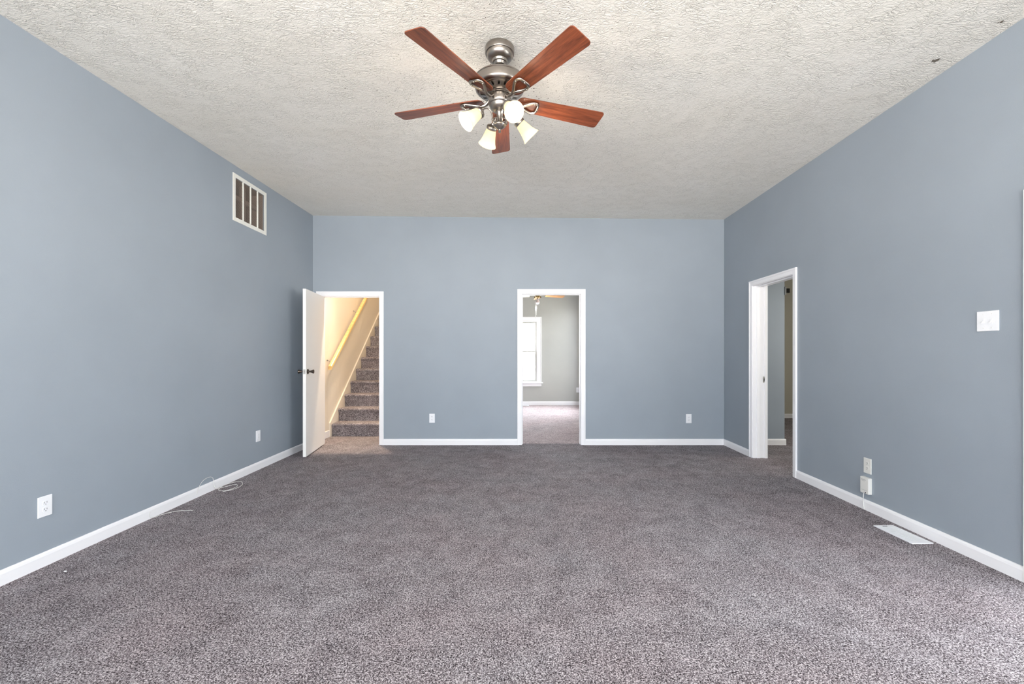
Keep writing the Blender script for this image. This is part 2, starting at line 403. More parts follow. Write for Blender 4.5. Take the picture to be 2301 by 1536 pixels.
wall('wall_left', mL, REAR, YB+.11, .11, lambda s: HL(min(s, YB))+.01, [(GR[0], GR[1], GR[2], GR[3]), (-2.80, -1.20, .5, 2.6)], M['wall'], 'long blue-grey wall on the left with the air grille')
wall('wall_right', mR, REAR, YB, .155, lambda s: HR(s)+.01, [(RD[0]-.018, RD[1]+.018, 0, RD[2]+.018), (PD[0], PD[1], 0, PD[2])], M['wall'], 'long blue-grey wall on the right')
wall('wall_back', mB, -2.84, 2.767, .11, lambda s: 3.125+(3.07-3.125)*(s+2.84)/5.607+.01,
     [(SD[0]-.018, SD[1]+.018, 0, SD[2]+.018), (MD[0]-.018, MD[1]+.018, 0, MD[2]+.018)], M['wall'], 'blue-grey wall at the back with two doorways')
RW = [(-2.55, -.95), (-.8, .8), (.95, 2.55)]
wall('wall_rear', lambda s, n, z: (s, REAR-n, z), -2.90, 2.90, .11, lambda s: 3.2, [(a, b, .5, 2.6) for a, b in RW], M['wall'])

def window(name, mp, s0, s1, z0, z1, depth, cw=.095, stool=True, mull=True, label=None):
    """double-hung window: casing on the room side, frame, two sashes, panes"""
    root = bpy.data.objects.new(name, None); C.objects.link(root); struct(root, label)
    def bx(m_, a, b): # a,b in (s,n,z)
        m_.hexa([mp(a[0],a[1],a[2]), mp(b[0],a[1],a[2]), mp(b[0],b[1],a[2]), mp(a[0],b[1],a[2]),
                 mp(a[0],a[1],b[2]), mp(b[0],a[1],b[2]), mp(b[0],b[1],b[2]), mp(a[0],b[1],b[2])])
    k = MB()
    for (a, b) in (((s0-cw, -.02, z0), (s0, 0, z1+cw)), ((s1, -.02, z0), (s1+cw, 0, z1+cw)), ((s0, -.02, z1), (s1, 0, z1+cw)),
                   ((s0-cw+.018, -.03, z1+cw-.018), (s1+cw-.018, -.0195, z1+cw)), ((s0-cw, -.03, z0), (s0-cw+.018, -.0195, z1+cw)), ((s1+cw-.018, -.03, z0), (s1+cw, -.0195, z1+cw))): bx(k, a, b)
    if stool:
        bx(k, (s0-cw-.035, -.055, z0-.022), (s1+cw+.035, 0, z0)); bx(k, (s0-cw, -.018, z0-.095), (s1+cw, 0, z0-.022))
    k.build('window_casing', M['trim'], root, .003)
    f = MB()
    for a, b in (((s0, 0, z0), (s0+.022, depth, z1)), ((s1-.022, 0, z0), (s1, depth, z1)), ((s0+.022, 0, z1-.022), (s1-.022, depth, z1)), ((s0+.022, 0, z0), (s1-.022, depth, z0+.022))): bx(f, a, b)
    f.build('window_frame', M['trim'], root)
    zm = (z0+z1)/2; a0, a1 = s0+.022, s1-.022
    for nm, lo, hi, n0 in (('lower_sash', z0+.022, zm+.02, depth*.35), ('upper_sash', zm-.02, z1-.022, depth*.35+.032)):
        q = MB(); st = .042
        for a, b in (((a0, n0, lo), (a0+st, n0+.03, hi)), ((a1-st, n0, lo), (a1, n0+.03, hi)), ((a0+st, n0, lo), (a1-st, n0+.03, lo+.04)), ((a0+st, n0, hi-.034), (a1-st, n0+.03, hi))): bx(q, a, b)
        so = q.build(nm, M['sash'], root, .002)
        g = MB(); bx(g, (a0+st-.005, n0+.012, lo+.035), (a1-st+.005, n0+.016, hi-.03)); g.build('pane', M['glass'], so)
    return root
for i, (a, b) in enumerate(RW):
    window('window_%d' % (i+2), lambda s, n, z: (s, REAR-n, z), a, b, .5, 2.6, .11)
window('window_7', mL, -2.80, -1.20, .5, 2.6, .11)  # unseen window added to even out the room light
# patio door
pd = bpy.data.objects.new('door_3', None); C.objects.link(pd); struct(pd, 'glazed patio door in the right wall beside the camera')
def bxR(m_, a, b):
    m_.hexa([mR(a[0],a[1],a[2]), mR(b[0],a[1],a[2]), mR(b[0],b[1],a[2]), mR(a[0],b[1],a[2]), mR(a[0],a[1],b[2]), mR(b[0],a[1],b[2]), mR(b[0],b[1],b[2]), mR(a[0],b[1],b[2])])
k = MB()
for a, b in (((PD[0]-.07, -.018, 0), (PD[0], 0, PD[2]+.07)), ((PD[1], -.018, 0), (PD[1]+.076, 0, PD[2]+.07)), ((PD[0], -.018, PD[2]), (PD[1], 0, PD[2]+.07))): bxR(k, a, b)
k.build('door_casing', M['trim'], pd, .003)
for s0, s1, n0 in ((PD[0], (PD[0]+PD[1])/2+.03, .05), ((PD[0]+PD[1])/2-.03, PD[1], .09)):
    k = MB(); t_ = .06
    for a, b in (((s0, n0, 0), (s0+t_, n0+.035, PD[2])), ((s1-t_, n0, 0), (s1, n0+.035, PD[2])), ((s0+t_, n0, 0), (s1-t_, n0+.035, .09)), ((s0+t_, n0, PD[2]-t_), (s1-t_, n0+.035, PD[2]))): bxR(k, a, b)
    so = k.build('sliding_panel', M['trim'], pd)
    g = MB(); bxR(g, (s0+t_-.004, n0+.014, .085), (s1-t_+.004, n0+.018, PD[2]-t_+.004)); g.build('pane', M['glass'], so)

struct(MB().box((3.0, -1.0, 2.25), (5.6, 3.4, 2.37)).build('sky_blocker', M['trim']), 'added unseen roof slab blocking sky light at the patio door')  # unseen slab added to keep sky light off the carpet
# ------------------------------------------------------------------ door casings and jambs
CW = .064
def casing(name, mp, s0, s1, top, th, label, cl=CW, cr=CW, back_casing=True):
    root = bpy.data.objects.new(name, None); C.objects.link(root); struct(root, label)
    def bx(m_, a, b):
        m_.hexa([mp(a[0],a[1],a[2]), mp(b[0],a[1],a[2]), mp(b[0],b[1],a[2]), mp(a[0],b[1],a[2]), mp(a[0],a[1],b[2]), mp(b[0],a[1],b[2]), mp(b[0],b[1],b[2]), mp(a[0],b[1],b[2])])
    for nm, a, b, c, d in (
        ('side_casing', (s0-cl, -.012, 0), (s0-.004, 0, top+CW), (s0-cl, -.019, 0), (s0-cl+.022, -.012, top+CW)),
        ('side_casing', (s1+.004, -.012, 0), (s1+cr, 0, top+CW), (s1+cr-.022, -.019, 0), (s1+cr, -.012, top+CW)),
        ('head_casing', (s0-.004, -.012, top+.004), (s1+.004, 0, top+CW), (s0-cl+.022, -.019, top+CW-.022), (s1+cr-.022, -.012, top+CW))):
        k = MB(); bx(k, a, b); bx(k, c, d); k.build(nm, M['trim'], root, .003)
    j = MB(); bx(j, (s0-.018, 0, 0), (s0, th, top+.018)); bx(j, (s1, 0, 0), (s1+.018, th, top+.018)); bx(j, (s0, 0, top), (s1, th, top+.018))
    j.build('jamb', M['trim'], root)
    st = MB(); n0 = .042
    bx(st, (s0, n0, 0), (s0+.011, n0+.035, top)); bx(st, (s1-.011, n0, 0), (s1, n0+.035, top)); bx(st, (s0+.011, n0, top-.011), (s1-.011, n0+.035, top))
    st.build('door_stop', M['trim'], root, .002)
    if back_casing:
        k = MB(); bx(k, (s0-CW, th, 0), (s0-.004, th+.014, top+CW)); bx(k, (s1+.004, th, 0), (s1+CW, th+.014, top+CW)); bx(k, (s0-.004, th, top+.004), (s1+.004, th+.014, top+CW))
        k.build('rear_casing', M['trim'], root, .003)
    return root, bx
casing('trim_1', mB, SD[0], SD[1], SD[2], .11, 'white casing of the stair doorway', back_casing=False)
casing('trim_2', mB, MD[0], MD[1], MD[2], .11, 'white casing of the middle doorway')
r3, bx3 = casing('trim_3', mR, RD[0], RD[1], RD[2], .155, 'white casing of the doorway in the right wall', back_casing=False)
k = MB(); k.hexa([mR(a, b, c) for (a, b, c) in ((5.168, .118, .90), (5.175, .118, .90), (5.175, .148, .90), (5.168, .148, .90), (5.168, .118, .97), (5.175, .118, .97), (5.175, .148, .97), (5.168, .148, .97))])
sp_o = k.build('strike_plate', M['steel'], r3, .002); sp_o['label'] = 'steel strike plate'
k = MB(); k.hexa([mR(a, b, c) for (a, b, c) in ((5.1672, .126, .92), (5.168, .126, .92), (5.168, .140, .92), (5.1672, .140, .92), (5.1672, .126, .95), (5.168, .126, .95), (5.168, .140, .95), (5.1672, .140, .95))])
k.build('latch_hole', M['black'], sp_o)
k = MB(); bx3(k, (5.158, .135, 0), (5.175, .168, RD[2]+.02)); k.build('hall_side_stop', M['trim'], r3, .002)

# ------------------------------------------------------------------ baseboards
BH = .082
def base_run(mb_, mp, a, b, z0=0):
    prof = [(0, z0), (-.014, z0), (-.014, z0+BH-.02), (-.011, z0+BH-.008), (-.006, z0+BH-.001), (0, z0+BH)]
    n = len(prof); vs = [mp(a, p[0], p[1]) for p in prof]+[mp(b, p[0], p[1]) for p in prof]
    mb_.add(vs, [tuple(range(n)), tuple(reversed(range(n, 2*n)))]+[(i, n+i, n+(i+1) % n, (i+1) % n) for i in range(n)])
def baseboard(name, mp, runs, label=None):
    mb_ = MB()
    for a, b in runs: base_run(mb_, mp, a, b)
    return struct(mb_.build(name, M['trim']), label)
baseboard('baseboard_left', mL, [(REAR, YB-.001)])
baseboard('baseboard_back', mB, [(-2.84, SD[0]-CW), (SD[1]+CW, MD[0]-CW), (MD[1]+CW, 2.767)])
baseboard('baseboard_right', mR, [(REAR, PD[0]-.07), (PD[1]+.076, RD[0]-CW), (RD[1]+CW, YB-.001)])
baseboard('baseboard_rear', lambda s, n, z: (s, REAR-n, z), [(-2.75, 2.72)])

# ------------------------------------------------------------------ the open door leaf
dr = bpy.data.objects.new('door_1', None); C.objects.link(dr); struct(dr, 'white flush door swung open into the room at the stair doorway')
dr.location = (-2.718, YB-.008, 0)
LEAFDIR = Vector((.118, -.742)).normalized(); dr.rotation_euler = (0, 0, math.atan2(LEAFDIR.y, LEAFDIR.x))
LW = .752
mb = MB(); mb.box((0, 0, .012), (LW, .036, 2.018)); mb.build('door_leaf', M['door'], dr, .002)
mb = MB(); mb.box((LW-.001, .006, 1.00), (LW+.0015, .030, 1.056)); lp = mb.build('latch_plate', M['steel'], dr)
mb = MB(); mb.lathe([(.008, 0), (.008, .008), (.005, .012)], 14, Matrix.Translation((LW, .018, 1.028)) @ Matrix.Rotation(PI/2, 4, 'Y')); mb.build('latch_bolt', M['steel'], lp)
for side, y0 in ((1, .036), (-1, 0.0)):
    mt = Matrix.Translation((LW-.062, y0, 1.028)) @ Matrix.Rotation(-side*PI/2, 4, 'X')
    mb = MB(); mb.lathe([(.031, 0), (.031, .004), (.026, .009), (.012, .011), (.0105, .022), (.011, .030), (.015, .040), (.021, .054), (.0245, .064), (.0235, .070), (.016, .072)], 32, mt)
    mb.build('door_knob', M['bronze'], dr)

# ------------------------------------------------------------------ return air grille in the left wall
g = thing('return_air_grille', 'white louvred return air grille high on the left wall', 'vent', (XL(4.53), 4.53, 2.787), math.radians(90.58))
# local: x along wall (+x = +y world), facing -y local = +x world
hw, hh = .285, .235
mb = MB()
for a, b in (((-hw, -.006, -hh), (-hw+.040, .0, hh)), ((hw-.040, -.006, -hh), (hw, .0, hh)), ((-hw+.04, -.006, hh-.040), (hw-.04, .0, hh)), ((-hw+.04, -.006, -hh), (hw-.04, .0, -hh+.04))): mb.box(a, b)
mb.build('frame', M['grille'], g, .003)
for k_ in range(1, 4):
    x = -hw+.04+(2*hw-.08)*k_/4; mb = MB(); mb.box((x-.007, -.006, -hh+.04), (x+.007, .006, hh-.04)); mb.build('mullion', M['grille'], g, .002)
mb = MB(); nl = 34
for k_ in range(nl):
    z = -hh+.044+(2*hh-.088)*k_/(nl-1)
    mb.add([(-hw+.038, -.003, z-.0050), (hw-.038, -.003, z-.0050), (hw-.038, .012, z+.004), (-hw+.038, .012, z+.004),
            (-hw+.038, -.003, z-.0027), (hw-.038, -.003, z-.0027), (hw-.038, .012, z+.0048), (-hw+.038, .012, z+.0048)],
           [(0,3,2,1),(4,5,6,7),(0,1,5,4),(1,2,6,5),(2,3,7,6),(3,0,4,7)])
mb.build('louvers', M['louver'], g)
mb = MB(); mb.box((-hw+.045, .36, -hh+.042), (hw-.045, .37, hh-.042))
for a, b in (((-hw+.042, .014, -hh+.042), (-hw+.045, .37, hh-.042)), ((hw-.045, .014, -hh+.042), (hw-.042, .37, hh-.042)), ((-hw+.045, .014, -hh+.040), (hw-.045, .36, -hh+.043)), ((-hw+.045, .014, hh-.043), (hw-.045, .36, hh-.040))): mb.box(a, b)
mb.box((-.03, .06, -hh+.045), (.02, .10, hh-.045)); mb.box((-hw+.04, .062, .02), (hw-.04, .09, .06)); mb.build('duct_back', M['duct'], g)

# ------------------------------------------------------------------ wall plates
def plate(name, w_, h_, loc, rz, label, cat, kind, group=None, mat='plastic'):
    t = thing(name, label, cat, loc, rz, group)
    mb = MB(); mb.box((-w_/2, -.006, -h_/2), (w_/2, 0, h_/2)); mb.build('cover_plate', M[mat], t, .0035, 3)
    if kind == 'duplex':
        for s in (-1, 1):
            zc = s*.0195; mb = MB(); poly = []
            for k_ in range(24):
                a = 2*PI*k_/24; poly.append((.0172*math.cos(a), max(-.0135, min(.0135, .0172*math.sin(a)))))
            mb.prism(poly, 0, .0025, 0, Matrix.Translation((0, -.0058, zc)) @ Matrix.Rotation(PI/2, 4, 'X'))
            mb.box((-.0075, -.0088, zc-.001), (-.0055, -.0080, zc+.0075), 1); mb.box((.0055, -.0088, zc-.001), (.0075, -.0080, zc+.0085), 1)
            mb.lathe([(.0026, 0), (.0026, .0006)], 12, Matrix.Translation((0, -.0082, zc-.0075)) @ Matrix.Rotation(PI/2, 4, 'X'), 1)
            mb.build('receptacle', [M[mat], M['slot']], t)
        mb = MB(); mb.lathe([(.003, 0), (.002, .0012)], 12, Matrix.Translation((0, -.006, 0)) @ Matrix.Rotation(PI/2, 4, 'X')); mb.build('screw', M[mat], t)
    if kind == 'decora':
        mb = MB(); mb.box((-.0165, -.0085, -.033), (.0165, -.005, .033))
        for zc in (-.017, .017):
            mb.box((-.006, -.0092, zc), (-.004, -.0084, zc+.006), 1); mb.box((.004, -.0092, zc), (.006, -.0084, zc+.006), 1)
        mb.build('receptacle', [M[mat], M['print']], t, .001)
    if kind == 'switch2':
        for s in (-1, 1):
            mb = MB(); mb.box((s*.023-.0052, -.0075, -.012), (s*.023+.0052, -.0055, .012)); f = mb.build('toggle_frame', M[mat], t)
            mb = MB(); dz = -.009
            mb.add([(s*.023-.004, -.006, -.006), (s*.023+.004, -.006, -.006), (s*.023+.004, -.006, .004), (s*.023-.004, -.006, .004),
                    (s*.023-.0033, -.019, -.006+dz), (s*.023+.0033, -.019, -.006+dz), (s*.023+.0033, -.019, .001+dz), (s*.023-.0033, -.019, .001+dz)],
                   [(0,3,2,1),(4,5,6,7),(0,1,5,4),(1,2,6,5),(2,3,7,6),(3,0,4,7)])
            mb.build('toggle', M[mat], f, .001)
            for zz in (-.041, .041):
                mb = MB(); mb.lathe([(.0028, 0), (.002, .0012)], 10, Matrix.Translation((s*.023, -.006, zz)) @ Matrix.Rotation(PI/2, 4, 'X')); mb.build('screw', M['plastic_old'], t)
    return t
RL, RR = math.radians(90.58), math.radians(-90.22)
plate('wall_outlet', .079, .121, (XL(2.554), 2.554, .350), RL, 'white outlet on the left wall nearest the camera, above the baseboard', 'outlet', 'duplex')
plate('wall_outlet', .076, .119, (XL(4.66), 4.66, .361), RL, 'white outlet on the left wall close to the open white door', 'outlet', 'decora')
plate('wall_outlet', .076, .122, (-1.214, YB, .364), 0, 'white outlet on the back wall between the stairs and middle doorway', 'outlet', 'duplex')
plate('wall_outlet', .076, .122, (2.284, YB, .358), 0, 'white outlet on the back wall right of the middle doorway', 'outlet', 'duplex')
plate('wall_outlet', .076, .122, (XR(3.45), 3.45, .354), RR, 'white outlet on the right wall above the small white box', 'outlet', 'duplex', mat='plastic_old')
plate('light_switch', .121, .119, (XR(2.558), 2.558, 1.439), RR, 'white double toggle light switch on the right wall', 'switch', 'switch2')

# ------------------------------------------------------------------ white box with cable below the right outlet
t = thing('network_box', 'small white box below the right wall outlet with a cable out of it', 'box', (XR(3.45), 3.45, .200), RR)
mb = MB(); mb.box((-.042, -.030, -.064), (.042, 0, .064)); hs = mb.build('housing', M['plastic_old'], t, .004, 3)
for (x0, x1, z0) in ((-.030, .014, .042), (-.030, .004, .034), (-.030, .030, -.038)):
    mb = MB(); mb.box((x0, -.0306, z0), (x1, -.0300, z0+(.0035 if z0 > .04 else .0015))); mb.build('printed_line', M['print'], t)
mb = MB(); mb.box((.008, -.0306, -.058), (.018, -.029, -.050)); mb.build('port', M['black'], t)
mb = MB(); mb.tube(smooth([(-.020, -.018, -.062), (-.020, -.020, -.085), (-.022, -.021, -.12), (-.020, -.019, -.16), (-.014, -.020, -.196)]), .0028, 8); cb = mb.build('cable', M['cord'], t)

# ------------------------------------------------------------------ floor register
def register(loc, rz, label, L=.30, W=.145, name='floor_register'):
    t = thing(name, label, 'vent', loc, rz)
    mb = MB(); mb.box((-W/2, -L/2, .0), (W/2, -L/2+.03, .007)); mb.box((-W/2, L/2-.045, 0), (W/2, L/2, .007))
    mb.box((-W/2, -L/2+.03, 0), (-W/2+.026, L/2-.045, .007)); mb.box((W/2-.026, -L/2+.03, 0), (W/2, L/2-.045, .007))
    mb.box((-.004, -L/2+.03, 0), (.004, L/2-.045, .0065))
    mb.build('frame', M['plastic'], t, .002)
    mb = MB(); n = 17
    for i in range(n):
        y = -L/2+.034+(L-.083)*i/(n-1); mb.box((-W/2+.02, y-.0042, .001), (W/2-.02, y+.0042, .006))
    mb.build('slats', M['plastic'], t)
    mb = MB(); mb.box((-W/2+.02, -L/2+.025, .0002), (W/2-.02, L/2-.04, .0012)); mb.build('duct_opening', M['slot'], t)
    mb = MB(); mb.box((-.022, L/2-.024, .0065), (.012, L/2-.017, .0085)); mb.build('damper_lever', M['slot'], t, .001)
    return t
register((2.625, 2.99, 0), math.radians(2), 'white slotted floor register in the carpet beside the right baseboard')

# ------------------------------------------------------------------ loose cables and a speck
def P(px, py, z=0.0):                     # carpet point seen at a photo pixel
    Y = 975*(EYE-z)/(py-793); return Vector(((px-1171)/975*Y, Y, z))
y0 = 3.93
mb = MB()
wx = lambda y, o=.018: XL(y)+o
mb.tube(smooth([(wx(3.74, .02), 3.74, .03), (wx(3.77), 3.77, .085), (wx(3.83, .012), 3.83, .125), (wx(3.90, .012), 3.90, .135), (wx(3.95, .012), 3.95, .115), (wx(3.95, .022), 3.95, .06),
    (wx(3.97, .03), 3.97, .012), (wx(4.02, .06), 4.02, .008), (wx(4.10, .12), 4.10, .010), (wx(4.05, .18), 4.03, .012), (wx(3.95, .16), 3.92, .010), (wx(3.93, .08), 3.93, .012),
    (wx(4.02, .05), 4.06, .018), (wx(4.12, .12), 4.16, .022), (wx(4.1, .20), 4.08, .016), (wx(4.0, .20), 3.98, .008), (wx(3.9, .14), 3.90, .006)]), .0021, 8)
tag(mb.build('cable', M['cord']), 'thin white cable looped over the left baseboard and coiled on the carpet', 'cable')
mb = MB(); a = Vector((wx(3.33, .016), 3.33, .0))
mb.tube(smooth([(wx(3.27, .017), 3.27, .055), (wx(3.26, .018), 3.265, .03), (wx(3.28, .022), 3.28, .006), (wx(3.36, .05), 3.36, .006), (wx(3.40, .12), 3.42, .008), (wx(3.44, .22), 3.43, .007)]), .0016, 8)
tag(mb.build('wire', M['cord']), 'short white wire end lying on the carpet nearest the camera', 'wire')
p = P(143, 1285)
mb = MB(); mb.prism([(0, 0), (.012, .003), (.010, .009), (.002, .007)], .001, .005); o = mb.build('paper_scrap', M['plastic'], loc=p); tag(o, 'tiny white scrap lying on the carpet by the left wall', 'scrap')

# ------------------------------------------------------------------ ceiling fan
ZB = 2.785
fan = thing('ceiling_fan', 'five-blade cherry wood ceiling fan with four lit glass shades', 'ceiling fan', (FX, FY, 0))
mb = MB(); mb.lathe([(.084, 3.1), (.088, 3.094), (.088, 3.064), (.086, 3.060), (.080, 3.0595), (.0795, 3.055), (.079, 3.052), (.076, 3.040), (.066, 3.027), (.048, 3.019), (.046, 3.012), (.044, 3.008), (.036, 3.006), (.032, 2.998), (.030, 2.994), (.026, 2.996), (.024, 3.01), (.010, 3.02)], 56)
mb.build('canopy', M['nickel'], fan)
mb = MB(); mb.lathe([(.011, 3.03), (.011, 2.90)], 20); mb.lathe([(.012, 3.0), (.020, 3.006), (.020, 3.012), (.012, 3.018)], 20); mb.build('downrod', M['nickel'], fan)
mb = MB()
mb.lathe([(.018, 2.935), (.024, 2.930), (.026, 2.915), (.060, 2.912), (.120, 2.908), (.148, 2.904), (.153, 2.899), (.153, 2.895), (.150, 2.892), (.150, 2.855), (.147, 2.845), (.140, 2.838), (.132, 2.834), (.125, 2.834)], 72)
mh = mb.build('motor_housing', M['nickel'], fan)
mb = MB(); n = 18                                   # slotted lower bowl: ribs between open slots
for i in range(n):
    a0 = 2*PI*i/n; dw = 2*PI/n*.34
    ring = []
    for r, z in ((.130, 2.836), (.120, 2.830), (.090, 2.822), (.068, 2.818)):
        ring.append((r, z))
    for j in range(len(ring)-1):
        (r0, z0), (r1, z1) = ring[j], ring[j+1]
        d = dw if j == 1 else PI/n
        vs = []
        for rr, zz in ((r0, z0), (r1, z1)):
            for aa in (a0-d, a0+d): vs.append((rr*math.cos(aa), rr*math.sin(aa), zz))
        vs += [(x, y, z+.003) for x, y, z in vs]
        mb.add(vs, [(0,1,3,2),(4,6,7,5),(0,4,5,1),(2,3,7,6),(0,2,6,4),(1,5,7,3)])
mb.build('vent_slots', M['nickel'], mh)
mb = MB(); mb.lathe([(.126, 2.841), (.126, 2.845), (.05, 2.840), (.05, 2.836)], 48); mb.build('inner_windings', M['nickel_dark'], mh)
mb = MB(); mb.lathe([(.072, 2.822), (.074, 2.817), (.074, 2.811), (.066, 2.808), (.066, 2.804), (.058, 2.802), (.058, 2.796)], 48); mb.build('flywheel', M['nickel'], fan)
mb = MB(); mb.lathe([(.050, 2.800), (.067, 2.797), (.068, 2.792), (.068, 2.757), (.065, 2.752), (.061, 2.750), (.058, 2.735), (.047, 2.722), (.034, 2.716), (.024, 2.714)], 48); sh = mb.build('switch_housing', M['nickel'], fan)
mb = MB()
for a in (-100, -93, -86): 
    mb.lathe([(.0022, 0), (.0022, .001)], 8, Matrix.Rotation(math.radians(a), 4, 'Z') @ Matrix.Translation((.0675, 0, 2.772)) @ Matrix.Rotation(PI/2, 4, 'Y'))
mb.build('switch_marks', M['black'], sh)
mb = MB(); mb.lathe([(.024, 2.716), (.026, 2.708), (.020, 2.700), (.0165, 2.680), (.0145, 2.665), (.016, 2.655), (.022, 2.648), (.026, 2.640), (.036, 2.634), (.038, 2.630), (.036, 2.625), (.026, 2.616), (.014, 2.606), (.008, 2.602), (.007, 2.598), (.009, 2.594), (.009, 2.589), (.004, 2.583)], 40)
mb.build('light_fitter', M['nickel'], fan)

def rounded(pts, rad, n=6):
    out = []; m_ = len(pts)
    for i in range(m_):
        p, q, r_ = Vector(pts[i-1]), Vector(pts[i]), Vector(pts[(i+1) % m_]); ra = rad[i]
        a = (p-q).normalized(); b = (r_-q).normalized()
        for k_ in range(n+1):
            t_ = k_/n; A = q+a*ra; B = q+b*ra
            out.append(tuple(A*(1-t_)**2+q*2*t_*(1-t_)+B*t_*t_))
    return out
R = .690
outline = rounded([(.108, -.053), (R, -.071), (R, .071), (.108, .053)], [.045, .026, .026, .045])
bl = MB(); bl.prism(outline, -.003, .003)
blade_me = None; pitch = math.radians(-12)
AZ = [92+72*i for i in range(5)]
for i, az in enumerate(AZ):
    a = math.radians(az)
    if blade_me is None:
        b = bl.build('blade', M['cherry'], fan, .0015); blade_me = b.data
        bev = True
    else:
        b = bpy.data.objects.new('blade', blade_me); C.objects.link(b); b.parent = fan
    b.matrix_local = Matrix.Translation((0, 0, ZB)) @ Matrix.Rotation(a, 4, 'Z') @ Matrix.Rotation(pitch, 4, 'X')
    # cast blade iron: curved stem and open tear-drop loop, screwed under the blade
    ir = MB(); tp = math.tan(pitch)
    q = lambda x, y, z: (x, y, z+tp*y*min(1, max(0, (x-.08)/.08)))
    ir.tube(smooth([q(.050, 0, 2.804), q(.068, 0, 2.786), q(.090, 0, 2.766), q(.115, 0, 2.760), q(.140, 0, 2.764)]), [.013]*6+[.012]*6+[.011]*6+[.010]*7, 10, flat=.8)
    for s in (-1, 1):
        ir.tube(smooth([q(.125, 0, 2.762), q(.152, s*.010, 2.766), q(.182, s*.028, 2.770), q(.212, s*.040, 2.773), q(.238, s*.030, 2.774), q(.242, 0, 2.774)], 6), .0088, 10, flat=.75)
    io = ir.build('blade_iron', M['nickel'], fan); io.rotation_euler = (0, 0, a)
    for (x, y) in ((.212, .040), (.212, -.040), (.243, 0)):
        sc_ = MB(); sc_.lathe([(.006, 0), (.005, -.004), (.002, -.005)], 10, Matrix.Translation(q(x, y, 2.768))); sc_.build('screw', M['nickel'], io)
for o in [o for o in bpy.data.objects if o.name.startswith('blade') and o.data is blade_me]:
    if not o.modifiers:
        b_ = o.modifiers.new('bevel', 'BEVEL'); b_.width = .0015; b_.segments = 2; b_.limit_method = 'ANGLE'; b_.angle_limit = math.radians(40)

for az in (205, 295, 25, 115):
    a = math.radians(az); ca, sa = math.cos(a), math.sin(a)
    rp = lambda r, z: (r*ca, r*sa, z)
    ar = MB(); ar.tube(smooth([rp(.034, 2.632), rp(.044, 2.645), rp(.047, 2.675), rp(.058, 2.702), rp(.078, 2.713), rp(.098, 2.706), rp(.112, 2.692)]), .0042, 10)
    ar.lathe([(.007, -.006), (.008, -.004), (.008, .004), (.006, .006)], 8, Matrix.Translation(rp(.045, 2.655)))
    ar.build('light_arm', M['nickel'], fan)
    tilt = math.radians(49)
    dvec = Vector((ca*math.sin(tilt), sa*math.sin(tilt), -math.cos(tilt)))
    rot = dvec.to_track_quat('Z', 'Y').to_matrix().to_4x4()
    mt = Matrix.Translation(Vector(rp(.106, 2.698))) @ rot
    hb = MB(); hb.lathe([(.005, 0), (.009, .004), (.012, .012), (.026, .018), (.032, .022), (.034, .026), (.034, .038), (.031, .042)], 32)
    h_ = hb.build('shade_holder', M['nickel'], fan); h_.matrix_local = mt
    s_ = MB(); s_.lathe([(.026, .034), (.029, .040), (.032, .052), (.037, .078), (.042, .104), (.049, .126), (.058, .145), (.0565, .146), (.047, .128), (.040, .106), (.035, .080), (.030, .054), (.027, .042)], 40, cap=False)
    so = s_.build('glass_shade', M['shade'], fan); so.matrix_local = mt
    bb = MB(); bb.lathe([(.012, .030), (.013, .050), (.020, .066), (.026, .084), (.028, .096), (.024, .110), (.014, .120), (.004, .123)], 24)
    bo = bb.build('bulb', M['bulb'], so)
    lp_ = Vector((FX, FY, 0))+mt @ Vector((0, 0, .160))
    lamp('fan_lamp', lp_, 1.8, (1.0, .88, .72), .035)

FS = .9886                                            # overall size of the fan
fan.scale = (FS, FS, FS); fan.location = (FX*FS, FY*FS, EYE*(1-FS))
# ------------------------------------------------------------------ stairwell
SX0, SX1 = -2.87, -1.86
FZ, RUN, RISE, NS = 6.53, .2385, .1965, 14
YE = FZ+RUN*NS+1.0
struct(MB().box((SX0-.10, YB+.11, 0), (SX0, YE, 5.6)).build('wall_stair_left', M['bead']), 'cream beadboard wall of the stairwell')
struct(MB().box((SX1, YB+.11, 0), (SX1+.06, YE, 5.6)).build('wall_stair_right', M['cream']))
struct(MB().box((SX0-.1, YE, 0), (SX1+.06, YE+.1, 5.6)).build('wall_stair_end', M['cream']))
struct(MB().box((SX0-.1, YB-.0, 3.255), (SX1+.06, YB+.109, 5.6)).build('wall_stair_front', M['cream']))
struct(MB().box((SX0-.1, YB, 5.6), (SX1+.06, YE+.1, 5.7)).build('ceiling_stairwell', M['ceiling_plain']))
struct(MB().box((SX0-.001, YB+.111, 0), (SX0+.012, FZ-.02, .10)).build('baseboard_stair', M['trim'], None, .003))
st = thing('staircase', 'carpeted staircase climbing away behind the open white door', 'staircase', (0, 0, 0))
SXL = -2.848
